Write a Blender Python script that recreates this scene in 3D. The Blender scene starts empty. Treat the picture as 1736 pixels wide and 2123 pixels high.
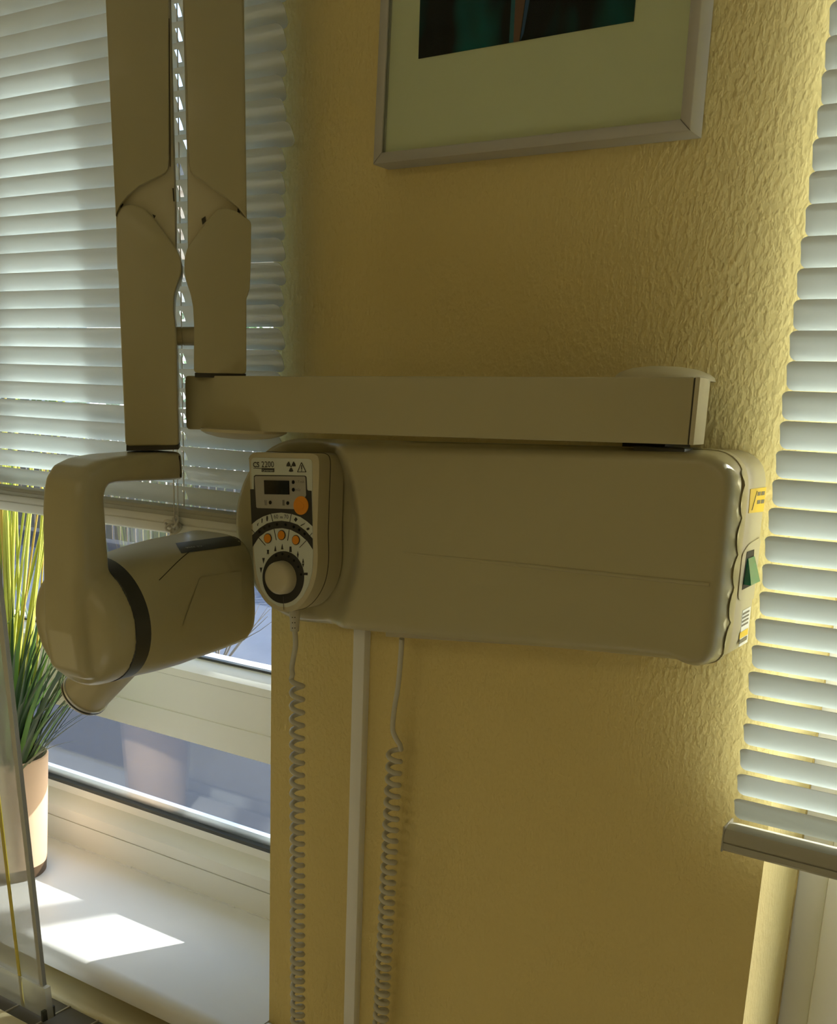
import bpy, bmesh, math, random
from mathutils import Vector, Matrix

C = bpy.context.scene.collection
S = bpy.context.scene
random.seed(7)
PI = math.pi
EYE = 1.72                                   # camera height above the floor, m

# ------------------------------------------------------------------ camera
R = ((0.836688, -0.040208, 0.546202), (0.167794, 0.968162, -0.185762), (-0.521342, 0.247074, 0.816796))
FPX, CX, CY = 2191.4, 867.6, 1387.7          # surveyed focal length and principal point, pixels
O = Vector((0, -1, EYE))
right = Vector((R[0][0], R[0][2], -R[0][1]))
up = -Vector((R[1][0], R[1][2], -R[1][1]))
fwd = Vector((R[2][0], R[2][2], -R[2][1]))
cam = bpy.data.cameras.new('camera')
cam.sensor_fit = 'AUTO'; cam.sensor_width = 36
cam.lens = 36 * FPX / 2123
cam.shift_x = (868 - CX) / 2123
cam.shift_y = (CY - 1061.5) / 2123
cam.clip_start = 0.02; cam.clip_end = 300
co = bpy.data.objects.new('camera', cam); C.objects.link(co)
m = Matrix((right, up, -fwd)).transposed().to_4x4(); m.translation = O
co.matrix_world = m
S.camera = co

# ------------------------------------------------------------------ light
S.view_settings.view_transform = 'Standard'
S.view_settings.look = 'None'
S.view_settings.gamma = 1
S.view_settings.use_curve_mapping = False
S.view_settings.exposure = 0.0

w = bpy.data.worlds.new('sky'); S.world = w; w.use_nodes = True
nt = w.node_tree; bg = nt.nodes['Background']
sky = nt.nodes.new('ShaderNodeTexSky')
sky.sky_type = 'NISHITA'; sky.sun_disc = False
sky.sun_elevation = math.radians(31.3); sky.sun_rotation = math.radians(29.7)
sky.air_density = 1.0; sky.dust_density = 1.5
nt.links.new(sky.outputs[0], bg.inputs[0]); bg.inputs[1].default_value = 0.72

SUN_DIR = Vector((-0.571, -1.0, -0.70)).normalized()
sl = bpy.data.lights.new('sun', 'SUN'); sl.energy = 12.0; sl.angle = math.radians(0.55); sl.color = (1.0, 0.96, 0.90)
so = bpy.data.objects.new('sun', sl); C.objects.link(so); so.location = (6, 10, 8)
so.rotation_euler = SUN_DIR.to_track_quat('-Z', 'Y').to_euler()

def area(name, loc, target, sx, sy, power, col):
    l = bpy.data.lights.new(name, 'AREA'); l.shape = 'RECTANGLE'; l.size = sx; l.size_y = sy; l.energy = power; l.color = col
    o = bpy.data.objects.new(name, l); C.objects.link(o); o.location = loc
    o.rotation_euler = (Vector(target) - Vector(loc)).to_track_quat('-Z', 'Y').to_euler()
    return o
area('room_fill', (-0.3, -3.0, 2.55), (-0.3, -3.0, 0), 2.6, 1.2, 11.8, (1.0, 0.86, 0.52))  # added fill that lifts the dim room's ambient light; no known lamp

# ------------------------------------------------------------------ surveying helpers (a sight line cut with a real plane)
def ray(px, py):
    a, b = (px - CX) / FPX, (py - CY) / FPX
    return right * a - up * b + fwd
def P(px, py, Y):                            # on the plane at depth Y (the wall face is Y = 0)
    d = ray(px, py); return O + d * ((Y - O.y) / d.y)
def PX(px, py, X):
    d = ray(px, py); return O + d * (X / d.x)
def PZ(px, py, Z):
    d = ray(px, py); return O + d * ((Z - O.z) / d.z)
def PP(px, py, p0, n):
    d = ray(px, py); return O + d * ((p0 - O).dot(n) / d.dot(n))

# ------------------------------------------------------------------ materials
def mat(name, col, rough=0.5, metal=0.0, bump=0.0, scale=200, vary=0.0, coat=0.0, spec=0.5, trans=0.0):
    k = bpy.data.materials.new(name); k.use_nodes = True
    t = k.node_tree; b = t.nodes['Principled BSDF']
    b.inputs['Base Color'].default_value = (*col, 1); b.inputs['Roughness'].default_value = rough
    b.inputs['Metallic'].default_value = metal; b.inputs['Specular IOR Level'].default_value = spec
    b.inputs['Coat Weight'].default_value = coat; b.inputs['Coat Roughness'].default_value = 0.08
    tc = t.nodes.new('ShaderNodeTexCoord')
    nz = t.nodes.new('ShaderNodeTexNoise'); nz.inputs['Scale'].default_value = scale; nz.inputs['Detail'].default_value = 4
    t.links.new(tc.outputs['Object'], nz.inputs['Vector'])
    if vary:
        r = t.nodes.new('ShaderNodeMixRGB'); r.inputs[1].default_value = (*[c * (1 - vary) for c in col], 1)
        r.inputs[2].default_value = (*[min(1, c * (1 + vary)) for c in col], 1)
        t.links.new(nz.outputs['Fac'], r.inputs[0]); t.links.new(r.outputs[0], b.inputs['Base Color'])
    if bump:
        bp = t.nodes.new('ShaderNodeBump'); bp.inputs['Strength'].default_value = bump; bp.inputs['Distance'].default_value = 0.002
        t.links.new(nz.outputs['Fac'], bp.inputs['Height']); t.links.new(bp.outputs[0], b.inputs['Normal'])
    return k

def wallpaper():
    k = mat('woodchip_wallpaper', (0.66, 0.52, 0.215), 0.75, spec=0.25)
    t = k.node_tree; b = t.nodes['Principled BSDF']
    tc = t.nodes.new('ShaderNodeTexCoord')
    mp = t.nodes.new('ShaderNodeMapping'); mp.inputs['Scale'].default_value = (1.0, 1.0, 0.6)
    t.links.new(tc.outputs['Object'], mp.inputs[0])
    vo = t.nodes.new('ShaderNodeTexNoise'); vo.inputs['Scale'].default_value = 185; vo.inputs['Detail'].default_value = 2.0
    n2 = t.nodes.new('ShaderNodeTexNoise'); n2.inputs['Scale'].default_value = 480; n2.inputs['Detail'].default_value = 2
    n3 = t.nodes.new('ShaderNodeTexNoise'); n3.inputs['Scale'].default_value = 3.0
    for n in (vo, n2, n3): t.links.new(mp.outputs[0], n.inputs['Vector'])
    rp = t.nodes.new('ShaderNodeValToRGB'); rp.color_ramp.elements[0].position = 0.42; rp.color_ramp.elements[1].position = 0.72
    t.links.new(vo.outputs['Fac'], rp.inputs[0])
    ad = t.nodes.new('ShaderNodeMath'); ad.operation = 'MULTIPLY_ADD'; ad.inputs[1].default_value = 0.25
    t.links.new(n2.outputs['Fac'], ad.inputs[0]); t.links.new(rp.outputs[0], ad.inputs[2])
    bp = t.nodes.new('ShaderNodeBump'); bp.inputs['Strength'].default_value = 0.36; bp.inputs['Distance'].default_value = 0.0022
    t.links.new(ad.outputs[0], bp.inputs['Height']); t.links.new(bp.outputs[0], b.inputs['Normal'])
    mx = t.nodes.new('ShaderNodeMixRGB'); mx.inputs[1].default_value = (0.735, 0.60, 0.25, 1); mx.inputs[2].default_value = (0.79, 0.655, 0.29, 1)
    t.links.new(n3.outputs['Fac'], mx.inputs[0]); t.links.new(mx.outputs[0], b.inputs['Base Color'])
    return k

def glass(name, gloss=0.12, tint=(0.93, 0.96, 0.97)):
    k = bpy.data.materials.new(name); k.use_nodes = True; t = k.node_tree
    for n in list(t.nodes): t.nodes.remove(n)
    out = t.nodes.new('ShaderNodeOutputMaterial'); mx = t.nodes.new('ShaderNodeMixShader')
    tr = t.nodes.new('ShaderNodeBsdfTransparent'); tr.inputs[0].default_value = (*tint, 1)
    gl = t.nodes.new('ShaderNodeBsdfGlossy'); gl.inputs['Roughness'].default_value = 0.01
    lw = t.nodes.new('ShaderNodeLayerWeight'); lw.inputs[0].default_value = 0.5
    pw = t.nodes.new('ShaderNodeMath'); pw.operation = 'POWER'; pw.inputs[1].default_value = 4.0
    ma = t.nodes.new('ShaderNodeMath'); ma.operation = 'MULTIPLY_ADD'; ma.inputs[1].default_value = 0.9; ma.inputs[2].default_value = gloss
    t.links.new(lw.outputs['Facing'], pw.inputs[0]); t.links.new(pw.outputs[0], ma.inputs[0]); t.links.new(ma.outputs[0], mx.inputs[0])
    t.links.new(tr.outputs[0], mx.inputs[1]); t.links.new(gl.outputs[0], mx.inputs[2])
    t.links.new(mx.outputs[0], out.inputs[0]); return k

def milky(name, a, col):
    k = bpy.data.materials.new(name); k.use_nodes = True; t = k.node_tree
    for n in list(t.nodes): t.nodes.remove(n)
    out = t.nodes.new('ShaderNodeOutputMaterial'); mx = t.nodes.new('ShaderNodeMixShader')
    tr = t.nodes.new('ShaderNodeBsdfTransparent'); tr.inputs[0].default_value = (0.95, 0.96, 0.95, 1)
    pb = t.nodes.new('ShaderNodeBsdfPrincipled'); pb.inputs['Base Color'].default_value = (*col, 1); pb.inputs['Roughness'].default_value = 0.15
    mx.inputs[0].default_value = a
    t.links.new(tr.outputs[0], mx.inputs[1]); t.links.new(pb.outputs[0], mx.inputs[2]); t.links.new(mx.outputs[0], out.inputs[0]); return k

M = dict(
    wall=wallpaper(), roomwall=mat('plain_yellow_paint', (0.66, 0.54, 0.26), 0.8), ceil=mat('ceiling_white', (0.8, 0.78, 0.7), 0.9),
    floor=mat('light_vinyl', (0.70, 0.66, 0.56), 0.5, vary=0.1, scale=20),
    dev=mat('cream_plastic', (0.475, 0.435, 0.255), 0.32, coat=0.12, bump=0.02, scale=900),
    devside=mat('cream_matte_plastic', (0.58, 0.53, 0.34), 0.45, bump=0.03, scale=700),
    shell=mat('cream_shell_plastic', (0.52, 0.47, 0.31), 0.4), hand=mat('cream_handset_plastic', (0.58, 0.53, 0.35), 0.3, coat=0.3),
    plate=mat('pale_membrane', (0.66, 0.70, 0.60), 0.42), panel=mat('grey_membrane', (0.42, 0.40, 0.33), 0.45),
    ink=mat('dark_print', (0.035, 0.035, 0.03), 0.45), band=mat('anthracite_plastic', (0.035, 0.038, 0.035), 0.35),
    lcd=mat('black_display', (0.004, 0.006, 0.007), 0.12), orange=mat('orange_button', (0.80, 0.30, 0.02), 0.4), orange2=mat('deep_orange', (0.55, 0.19, 0.01), 0.4),
    greyprint=mat('grey_print', (0.16, 0.15, 0.13), 0.4), seam=mat('seam_shadow_gap', (0.05, 0.045, 0.03), 0.8),
    yellow=mat('yellow_sticker', (0.80, 0.56, 0.06), 0.4), white=mat('white_label', (0.75, 0.75, 0.72), 0.5), green=mat('green_switch', (0.0, 0.20, 0.10), 0.25, coat=0.5),
    cord=mat('cream_cord', (0.58, 0.56, 0.46), 0.45), duct=mat('white_pvc', (0.84, 0.84, 0.80), 0.4),
    slat=mat('white_slat_paint', (0.82, 0.88, 0.87), 0.26, coat=0.3), rail=mat('grey_rail_paint', (0.42, 0.41, 0.33), 0.35), railw=mat('pale_rail_paint', (0.75, 0.74, 0.66), 0.3), string=mat('blind_cord', (0.70, 0.66, 0.56), 0.8, bump=0.5, scale=1500),
    pvc=mat('white_window_frame', (0.80, 0.79, 0.70), 0.3), sill=mat('white_sill', (0.80, 0.80, 0.77), 0.35, vary=0.02, scale=8), gasket=mat('black_gasket', (0.05, 0.055, 0.05), 0.6), alu=mat('aluminium', (0.75, 0.77, 0.80), 0.3, metal=0.8),
    glass=glass('window_glass', 0.055), pglass=glass('picture_glass', 0.012), frame=mat('silver_frame', (0.50, 0.49, 0.44), 0.4, metal=0.25), mount=mat('picture_mount', (0.88, 0.86, 0.52), 0.8),
    pot=mat('terracotta_beige', (0.62, 0.43, 0.28), 0.65, vary=0.06, scale=30), potdark=mat('brown_foot', (0.10, 0.06, 0.03), 0.5), potin=mat('pot_inside', (0.22, 0.16, 0.10), 0.7), soil=mat('dark_soil', (0.02, 0.016, 0.012), 0.9, bump=1, scale=200),
    acry=milky('clear_acrylic', 0.40, (0.62, 0.63, 0.60)), acryedge=mat('acrylic_edge', (0.46, 0.47, 0.42), 0.25), ystrip=mat('yellow_strip', (0.62, 0.52, 0.06), 0.4), acrybase=milky('milky_acrylic', 0.55, (0.60, 0.62, 0.60)),
    heat=mat('cream_radiator_enamel', (0.74, 0.66, 0.40), 0.3, vary=0.04, scale=25), grille=mat('grey_grille_plate', (0.16, 0.145, 0.115), 0.5), rib=mat('pale_grille_rib', (0.55, 0.51, 0.40), 0.4),
    asphalt=mat('asphalt', (0.014, 0.018, 0.028), 0.9, vary=0.25, scale=15), pave=mat('pale_pavement', (0.075, 0.09, 0.125), 0.9, vary=0.2, scale=3), fence=mat('weathered_board', (0.12, 0.09, 0.06), 0.8, vary=0.3, scale=5), hedge=mat('hedge_leaf', (0.10, 0.20, 0.04), 0.7, vary=0.5, scale=9), house=mat('pale_render', (0.55, 0.55, 0.53), 0.9), bark=mat('bark', (0.14, 0.11, 0.08), 0.9),
)
GR = [mat('leaf_dark', (0.035, 0.075, 0.02), 0.4), mat('leaf_mid', (0.13, 0.26, 0.04), 0.4), mat('stalk_lime', (0.47, 0.50, 0.08), 0.45), mat('stalk_ochre', (0.50, 0.34, 0.06), 0.45)]
def art():
    k = mat('dark_teal_photo_print', (0.0, 0.01, 0.01), 0.6, spec=0.1); t = k.node_tree; b = t.nodes['Principled BSDF']
    tc = t.nodes.new('ShaderNodeTexCoord'); mp = t.nodes.new('ShaderNodeMapping'); mp.inputs['Scale'].default_value = (17, 1, 9); mp.inputs['Rotation'].default_value = (0, 0.25, 0)
    n = t.nodes.new('ShaderNodeTexNoise'); n.inputs['Scale'].default_value = 1.0; n.inputs['Detail'].default_value = 2
    r = t.nodes.new('ShaderNodeValToRGB'); r.color_ramp.elements[0].position = 0.46; r.color_ramp.elements[0].color = (0.002, 0.003, 0.002, 1)
    r.color_ramp.elements[1].position = 0.68; r.color_ramp.elements[1].color = (0.0, 0.12, 0.11, 1)
    t.links.new(tc.outputs['Object'], mp.inputs[0]); t.links.new(mp.outputs[0], n.inputs['Vector']); t.links.new(n.outputs['Fac'], r.inputs[0]); t.links.new(r.outputs[0], b.inputs['Base Color'])
    return k
def slatmat(k, f):
    t = k.node_tree; b = t.nodes['Principled BSDF']; out = t.nodes['Material Output']
    tr = t.nodes.new('ShaderNodeBsdfTranslucent'); tr.inputs[0].default_value = (0.86, 0.94, 0.92, 1); mx = t.nodes.new('ShaderNodeMixShader'); mx.inputs[0].default_value = f
    t.links.new(b.outputs[0], mx.inputs[1]); t.links.new(tr.outputs[0], mx.inputs[2]); t.links.new(mx.outputs[0], out.inputs[0])
slatmat(M['slat'], 0.11)
M['faint'] = mat('faint_print', (0.45, 0.45, 0.41), 0.4)
M['art'] = art(); M['stem1'] = mat('print_brown', (0.17, 0.07, 0.03), 0.4); M['stem2'] = mat('print_blue', (0.01, 0.07, 0.17), 0.4); M['stem3'] = mat('print_teal', (0.0, 0.11, 0.12), 0.4)

# ------------------------------------------------------------------ mesh helpers
def link(name, bm, m, parent=None, smooth=35, loc=None):
    me = bpy.data.meshes.new(name)
    bmesh.ops.remove_doubles(bm, verts=bm.verts, dist=1e-6)
    bmesh.ops.recalc_face_normals(bm, faces=bm.faces)
    if smooth:
        for f in bm.faces: f.smooth = True
    bm.to_mesh(me); bm.free()
    if smooth: me.set_sharp_from_angle(angle=math.radians(smooth))
    for k in (m if isinstance(m, (list, tuple)) else [m]): me.materials.append(k)
    o = bpy.data.objects.new(name, me); C.objects.link(o)
    if parent is not None:
        o.parent = parent; o.matrix_parent_inverse = parent.matrix_basis.inverted()
    return o
def thing(name, label, cat, loc=(0, 0, 0), group=None):
    o = bpy.data.objects.new(name, None); C.objects.link(o); o.location = loc; o.empty_display_size = 0.05
    o['label'] = label; o['category'] = cat; o['kind'] = 'thing'
    if group: o['group'] = group
    return o
def tag(o, label, cat, group=None):
    o['label'] = label; o['category'] = cat; o['kind'] = 'thing'
    if group: o['group'] = group
    return o
def struct(o): o['kind'] = 'structure'; return o

def add_box(bm, a, b, bevel=0.0, seg=2):
    a, b = Vector(a), Vector(b)
    r = bmesh.ops.create_cube(bm, size=1, matrix=Matrix.Translation((a + b) / 2) @ Matrix.Diagonal((*(b - a), 1)))
    if bevel:
        es = list({e for v in r['verts'] for e in v.link_edges})
        bmesh.ops.bevel(bm, geom=es, offset=bevel, segments=seg, affect='EDGES', profile=0.5)
def box(name, a, b, m, parent=None, bevel=0.0, seg=2):
    bm = bmesh.new(); add_box(bm, a, b, bevel, seg); return link(name, bm, m, parent)
def add_prism(bm, pts, ext, bevel=0.0, seg=3, both=False):
    """closed polygon pts extruded along ext; the front (pts) rim is bevelled"""
    vs = [bm.verts.new(p) for p in pts]; f = bm.faces.new(vs)
    r = bmesh.ops.extrude_face_region(bm, geom=[f])
    nv = [g for g in r['geom'] if isinstance(g, bmesh.types.BMVert)]
    nf = [g for g in r['geom'] if isinstance(g, bmesh.types.BMFace)]
    bmesh.ops.translate(bm, verts=nv, vec=ext)
    keep = [x for x in vs if x.is_valid]
    fr = [g for g in bm.faces if all(v in set(keep) for v in g.verts)]
    es = [e for e in bm.edges if e.verts[0] in set(keep) and e.verts[1] in set(keep) and len(e.link_faces) and any(g in fr for g in e.link_faces)]
    if not fr:
        bm.faces.new(keep); es = [e for e in bm.edges if e.verts[0] in set(keep) and e.verts[1] in set(keep)]
    if both: es += [e for q in nf for e in q.edges]
    if bevel: bmesh.ops.bevel(bm, geom=list(set(es)), offset=bevel, segments=seg, affect='EDGES', profile=0.5, clamp_overlap=True)
def prism(name, pts, ext, m, parent=None, bevel=0.0, seg=3, both=False, smooth=35):
    bm = bmesh.new(); add_prism(bm, pts, ext, bevel, seg, both); return link(name, bm, m, parent, smooth)
def fillet(pts, r, n=6):
    """round the corners of a planar polygon; r number or list"""
    out = []; N = len(pts); rs = r if isinstance(r, (list, tuple)) else [r] * N
    for i in range(N):
        p, a, b = pts[i], pts[i - 1], pts[(i + 1) % N]; rr = rs[i]
        if rr <= 0: out.append(p); continue
        da, db = (a - p), (b - p); la, lb = da.length, db.length
        k = min(rr, la * 0.49, lb * 0.49); s, e = p + da / la * k, p + db / lb * k
        for j in range(n + 1):
            t = j / n; out.append(s * (1 - t) ** 2 + p * 2 * t * (1 - t) + e * t * t)
    return out
def smooth_loop(pts, n=4):
    """closed Catmull-Rom through pts"""
    out = []; N = len(pts)
    for i in range(N):
        p0, p1, p2, p3 = pts[i - 1], pts[i], pts[(i + 1) % N], pts[(i + 2) % N]
        for j in range(n):
            t = j / n
            out.append(0.5 * ((2 * p1) + (p2 - p0) * t + (2 * p0 - 5 * p1 + 4 * p2 - p3) * t * t + (3 * p1 - p0 - 3 * p2 + p3) * t ** 3))
    return out
def spline(pts, n=6):
    out = []; N = len(pts)
    for i in range(N - 1):
        p0, p1, p2, p3 = pts[max(i - 1, 0)], pts[i], pts[i + 1], pts[min(i + 2, N - 1)]
        for j in range(n):
            t = j / n
            out.append(0.5 * ((2 * p1) + (p2 - p0) * t + (2 * p0 - 5 * p1 + 4 * p2 - p3) * t * t + (3 * p1 - p0 - 3 * p2 + p3) * t ** 3))
    out.append(pts[-1]); return out
def add_sweep(bm, pts, r, seg=8, squash=1.0):
    rs = r if isinstance(r, (list, tuple)) else [r] * len(pts)
    prev = None; nrm = None; rings = []
    for i, p in enumerate(pts):
        t = (pts[min(i + 1, len(pts) - 1)] - pts[max(i - 1, 0)]).normalized()
        if nrm is None: nrm = t.orthogonal().normalized()
        nrm = (nrm - t * nrm.dot(t)).normalized(); bn = t.cross(nrm)
        ring = [bm.verts.new(p + (nrm * math.cos(2 * PI * k / seg) + bn * math.sin(2 * PI * k / seg) * squash) * rs[i]) for k in range(seg)]
        rings.append(ring)
    for a, b in zip(rings, rings[1:]):
        for k in range(seg): bm.faces.new((a[k], a[(k + 1) % seg], b[(k + 1) % seg], b[k]))
    bm.faces.new(rings[0][::-1]); bm.faces.new(rings[-1])
def sweep(name, pts, r, m, parent=None, seg=8):
    bm = bmesh.new(); add_sweep(bm, pts, r, seg); return link(name, bm, m, parent, 60)
def add_lathe(bm, c, axis, prof, seg=40, squash=None):
    """prof: (distance along axis, radius); closed at both ends"""
    axis = Vector(axis).normalized(); u = axis.orthogonal().normalized(); v = axis.cross(u); rings = []
    for d, r in prof:
        if r < 1e-6: rings.append([bm.verts.new(c + axis * d)])
        else: rings.append([bm.verts.new(c + axis * d + (u * math.cos(2 * PI * k / seg) + v * math.sin(2 * PI * k / seg)) * r) for k in range(seg)])
    for a, b in zip(rings, rings[1:]):
        for k in range(seg):
            q = [a[k % len(a)], a[(k + 1) % len(a)], b[(k + 1) % len(b)], b[k % len(b)]]
            q = list(dict.fromkeys(q))
            if len(q) > 2: bm.faces.new(q)
    for rg, rev in ((rings[0], True), (rings[-1], False)):
        if len(rg) > 2: bm.faces.new(rg[::-1] if rev else rg)
def lathe(name, c, axis, prof, m, parent=None, seg=40, smooth=35):
    bm = bmesh.new(); add_lathe(bm, Vector(c), axis, prof, seg); return link(name, bm, m, parent, smooth)
def flat(name, polys, m, parent, thick=0.0004, nrm=Vector((0, -1, 0))):
    """thin raised print: list of polygons, given thickness towards -nrm"""
    bm = bmesh.new()
    for p in polys: add_prism(bm, [q + nrm * thick for q in p], -nrm * thick)
    return link(name, bm, m, parent, 0)
_fonts = {}
def text(name, body, pl, pr, upv, m, parent, lift, thick=0.0004, bold=0.0):
    """lettering from pl to pr (baseline ends), standing along upv"""
    cu = bpy.data.curves.new(name, 'FONT'); cu.body = body; cu.extrude = 0; cu.offset = bold; cu.resolution_u = 3
    o = bpy.data.objects.new(name, cu); C.objects.link(o)
    dg = bpy.context.evaluated_depsgraph_get(); me = bpy.data.meshes.new_from_object(o.evaluated_get(dg))
    bpy.data.objects.remove(o); bpy.data.curves.remove(cu)
    xs = [v.co.x for v in me.vertices]; x0, x1 = min(xs), max(xs)
    u = pr - pl; L = u.length; u = u / L; upv = (upv - u * upv.dot(u)).normalized(); n = u.cross(upv); s = L / (x1 - x0)
    for v in me.vertices: v.co = pl + u * (v.co.x - x0) * s + upv * v.co.y * s + n * lift
    me.materials.clear(); me.materials.append(m)
    q = bpy.data.objects.new(name, me); C.objects.link(q)
    q.parent = parent; q.matrix_parent_inverse = parent.matrix_basis.inverted()
    return q
UPV = Vector((0, 0, 1))
def disc(c, r, n=24, nrm=None, ax=1.0):
    return [c + Vector((math.cos(2 * PI * k / n) * r * ax, 0, math.sin(2 * PI * k / n) * r)) for k in range(n)]

ZS = EYE - 0.8468                              # top of the window sill
XL, XR = -0.861, -0.2257                       # edges of the wall pier
WT = 0.36                                      # wall thickness
GY = 0.22                                      # window frame face

# ------------------------------------------------------------------ room shell
bm = bmesh.new()
for a, b in (((XL, 0, 0), (XR, WT, 2.6)), ((-3.4, 0, 0), (XL, WT, ZS - 0.03)), ((-3.4, 0, 2.42), (XL, WT, 2.6)), ((-3.4, 0, ZS - 0.03), (-2.4, WT, 2.42)),
             ((XR, 0, 0), (2.0, WT, 0.85)), ((XR, 0, 2.42), (2.0, WT, 2.6)), ((0.75, 0, 0.85), (2.0, WT, 2.42))):
    add_box(bm, a, b)
struct(link('wall_back', bm, M['wall'], smooth=0))
struct(box('wall_left', (-3.5, -4.4, 0), (-3.4, WT, 2.6), M['roomwall']))
struct(box('wall_right', (2.0, -4.4, 0), (2.1, WT, 2.6), M['roomwall']))
struct(box('wall_front', (-3.5, -4.5, 0), (2.1, -4.4, 2.6), M['roomwall']))
struct(box('floor', (-3.5, -4.5, -0.1), (2.1, WT, 0), M['floor']))
struct(box('ceiling', (-3.5, -4.5, 2.6), (2.1, WT, 2.7), M['ceil']))

# left sill board
bm = bmesh.new()
prof = [Vector((0, y, z)) for y, z in ((GY + 0.02, ZS), (-0.037, ZS), (-0.045, ZS - 0.0015), (-0.052, ZS - 0.006), (-0.0565, ZS - 0.013), (-0.057, ZS - 0.028), (GY + 0.02, ZS - 0.028))]
add_prism(bm, [p + Vector((XL, 0, 0)) for p in prof], Vector((-1.54, 0, 0)))
# overhanging nose in front of the pier
add_box(bm, (XL - 0.001, -0.056, ZS - 0.028), (XL + 0.02, -0.001, ZS - 0.0005), 0.004)
struct(link('trim_1', bm, M['sill']))
# plaster crumbs line along frame foot
bm = bmesh.new()
for i in range(70):
    x = XL - 0.02 - i * 0.014; d = random.uniform(0.001, 0.004)
    add_box(bm, (x - 0.008, GY - d, ZS), (x + 0.006, GY + 0.002, ZS + random.uniform(0.0012, 0.003)))
o = struct(link('trim_2', bm, M['sill'], smooth=0))
struct(box('trim_3', (XR, -0.04, 0.83), (0.75, GY, 0.85), M['sill'], None, 0.004))

def window(name, x0, x1, zb, zt, yf, transom, left_only=False):
    root = bpy.data.objects.new(name, None); C.objects.link(root); root.location = ((x0 + x1) / 2, yf, zb); root['kind'] = 'structure'
    gy = yf + 0.036
    # outer frame: bottom, sides, head
    bm = bmesh.new()
    def rail(z0, z1, bev_top, bev_bot):
        pr = [(yf, z0), (yf, z1)]
        if bev_top: pr += [(yf + 0.012, z1 + 0.002), (gy, z1 + bev_top)]
        else: pr += [(gy, z1)]
        pr += [(yf + 0.075, pr[-1][1]), (yf + 0.075, z0)]
        if bev_bot: pr[0] = (yf, z0); pr.insert(0, (gy - 0.004, z0 + 0.004))
        add_prism(bm, [Vector((x0, y, z)) for y, z in pr], Vector((x1 - x0, 0, 0)), 0.0)
    rail(zb, zb + 0.047, 0, 0)
    link('frame_bottom', bm, M['pvc'], root, 30)
    bm = bmesh.new(); pr = [(yf + 0.0015, zb + 0.048), (yf + 0.0015, zb + 0.070), (yf + 0.006, zb + 0.0735), (gy - 0.006, zb + 0.088), (gy - 0.006, zb + 0.106), (yf + 0.07, zb + 0.106), (yf + 0.07, zb + 0.048)]
    add_prism(bm, [Vector((x0, y, z)) for y, z in pr], Vector((x1 - x0, 0, 0))); link('sash_bottom_rail', bm, M['pvc'], root, 30)
    box('gasket', (x0, gy - 0.007, zb + 0.103), (x1, gy + 0.004, zb + 0.1095), M['gasket'], root)
    box('spacer_bar', (x0 + 0.05, gy + 0.005, zb + 0.100), (x1 - 0.05, gy + 0.017, zb + 0.124), M['alu'], root)
    for xa, xb in ((x0, x0 + 0.10), (x1 - (0.128 if transom else 0.10), x1)):
        box('frame_side', (xa, yf + 0.001, zb), (xb, yf + 0.076, zt), M['pvc'], root, 0.002)
    box('frame_head', (x0, yf, zt - 0.1), (x1, yf + 0.075, zt), M['pvc'], root, 0.002)
    if transom:
        z0, z1 = transom
        bm = bmesh.new(); pr = [(gy, z0 + 0.002), (yf, z0), (yf, z0 + 0.045), (yf + 0.002, z0 + 0.046), (yf + 0.002, z1), (yf + 0.075, z1), (yf + 0.075, z0)]
        add_prism(bm, [Vector((x0 + 0.05, y, z)) for y, z in pr], Vector((x1 - x0 - 0.1, 0, 0))); link('transom', bm, M['pvc'], root, 30)
        bm = bmesh.new(); pr = [(yf, z1 + 0.0012), (yf, z1 + 0.014), (yf + 0.005, z1 + 0.017), (gy - 0.005, z1 + 0.030), (yf + 0.075, z1 + 0.030), (yf + 0.075, z1 + 0.0012)]
        add_prism(bm, [Vector((x0 + 0.05, y, z)) for y, z in pr], Vector((x1 - x0 - 0.1, 0, 0))); link('sash_rail', bm, M['pvc'], root, 30)
        box('gasket', (x0 + 0.05, gy - 0.006, z1 + 0.0285), (x1 - 0.05, gy + 0.004, z1 + 0.0335), M['gasket'], root)
        box('pane', (x0 + 0.09, gy, zb + 0.1), (x1 - 0.09, gy + 0.004, z0 + 0.01), M['glass'], root)
        box('pane', (x0 + 0.09, gy, z1 + 0.025), (x1 - 0.09, gy + 0.004, zt - 0.09), M['glass'], root)
    else:
        box('pane', (x0 + 0.09, gy, zb + 0.1), (x1 - 0.09, gy + 0.004, zt - 0.09), M['glass'], root)
    return root
window('window_1', -2.4, XL, ZS, 2.42, GY, (EYE - 0.573, EYE - 0.465))
wr = window('window_2', XR, 0.75, 0.85, 2.42, 0.17, None)
box('sash_side', (XR + 0.034, 0.158, 0.93), (XR + 0.085, 0.172, 2.34), M['pvc'], wr, 0.004)
box('jamb_seal', (XR, 0.166, 0.86), (XR + 0.0014, 0.1695, 2.4), mat('old_caulk', (0.50, 0.38, 0.14), 0.8, vary=0.5, scale=60), wr)

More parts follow.
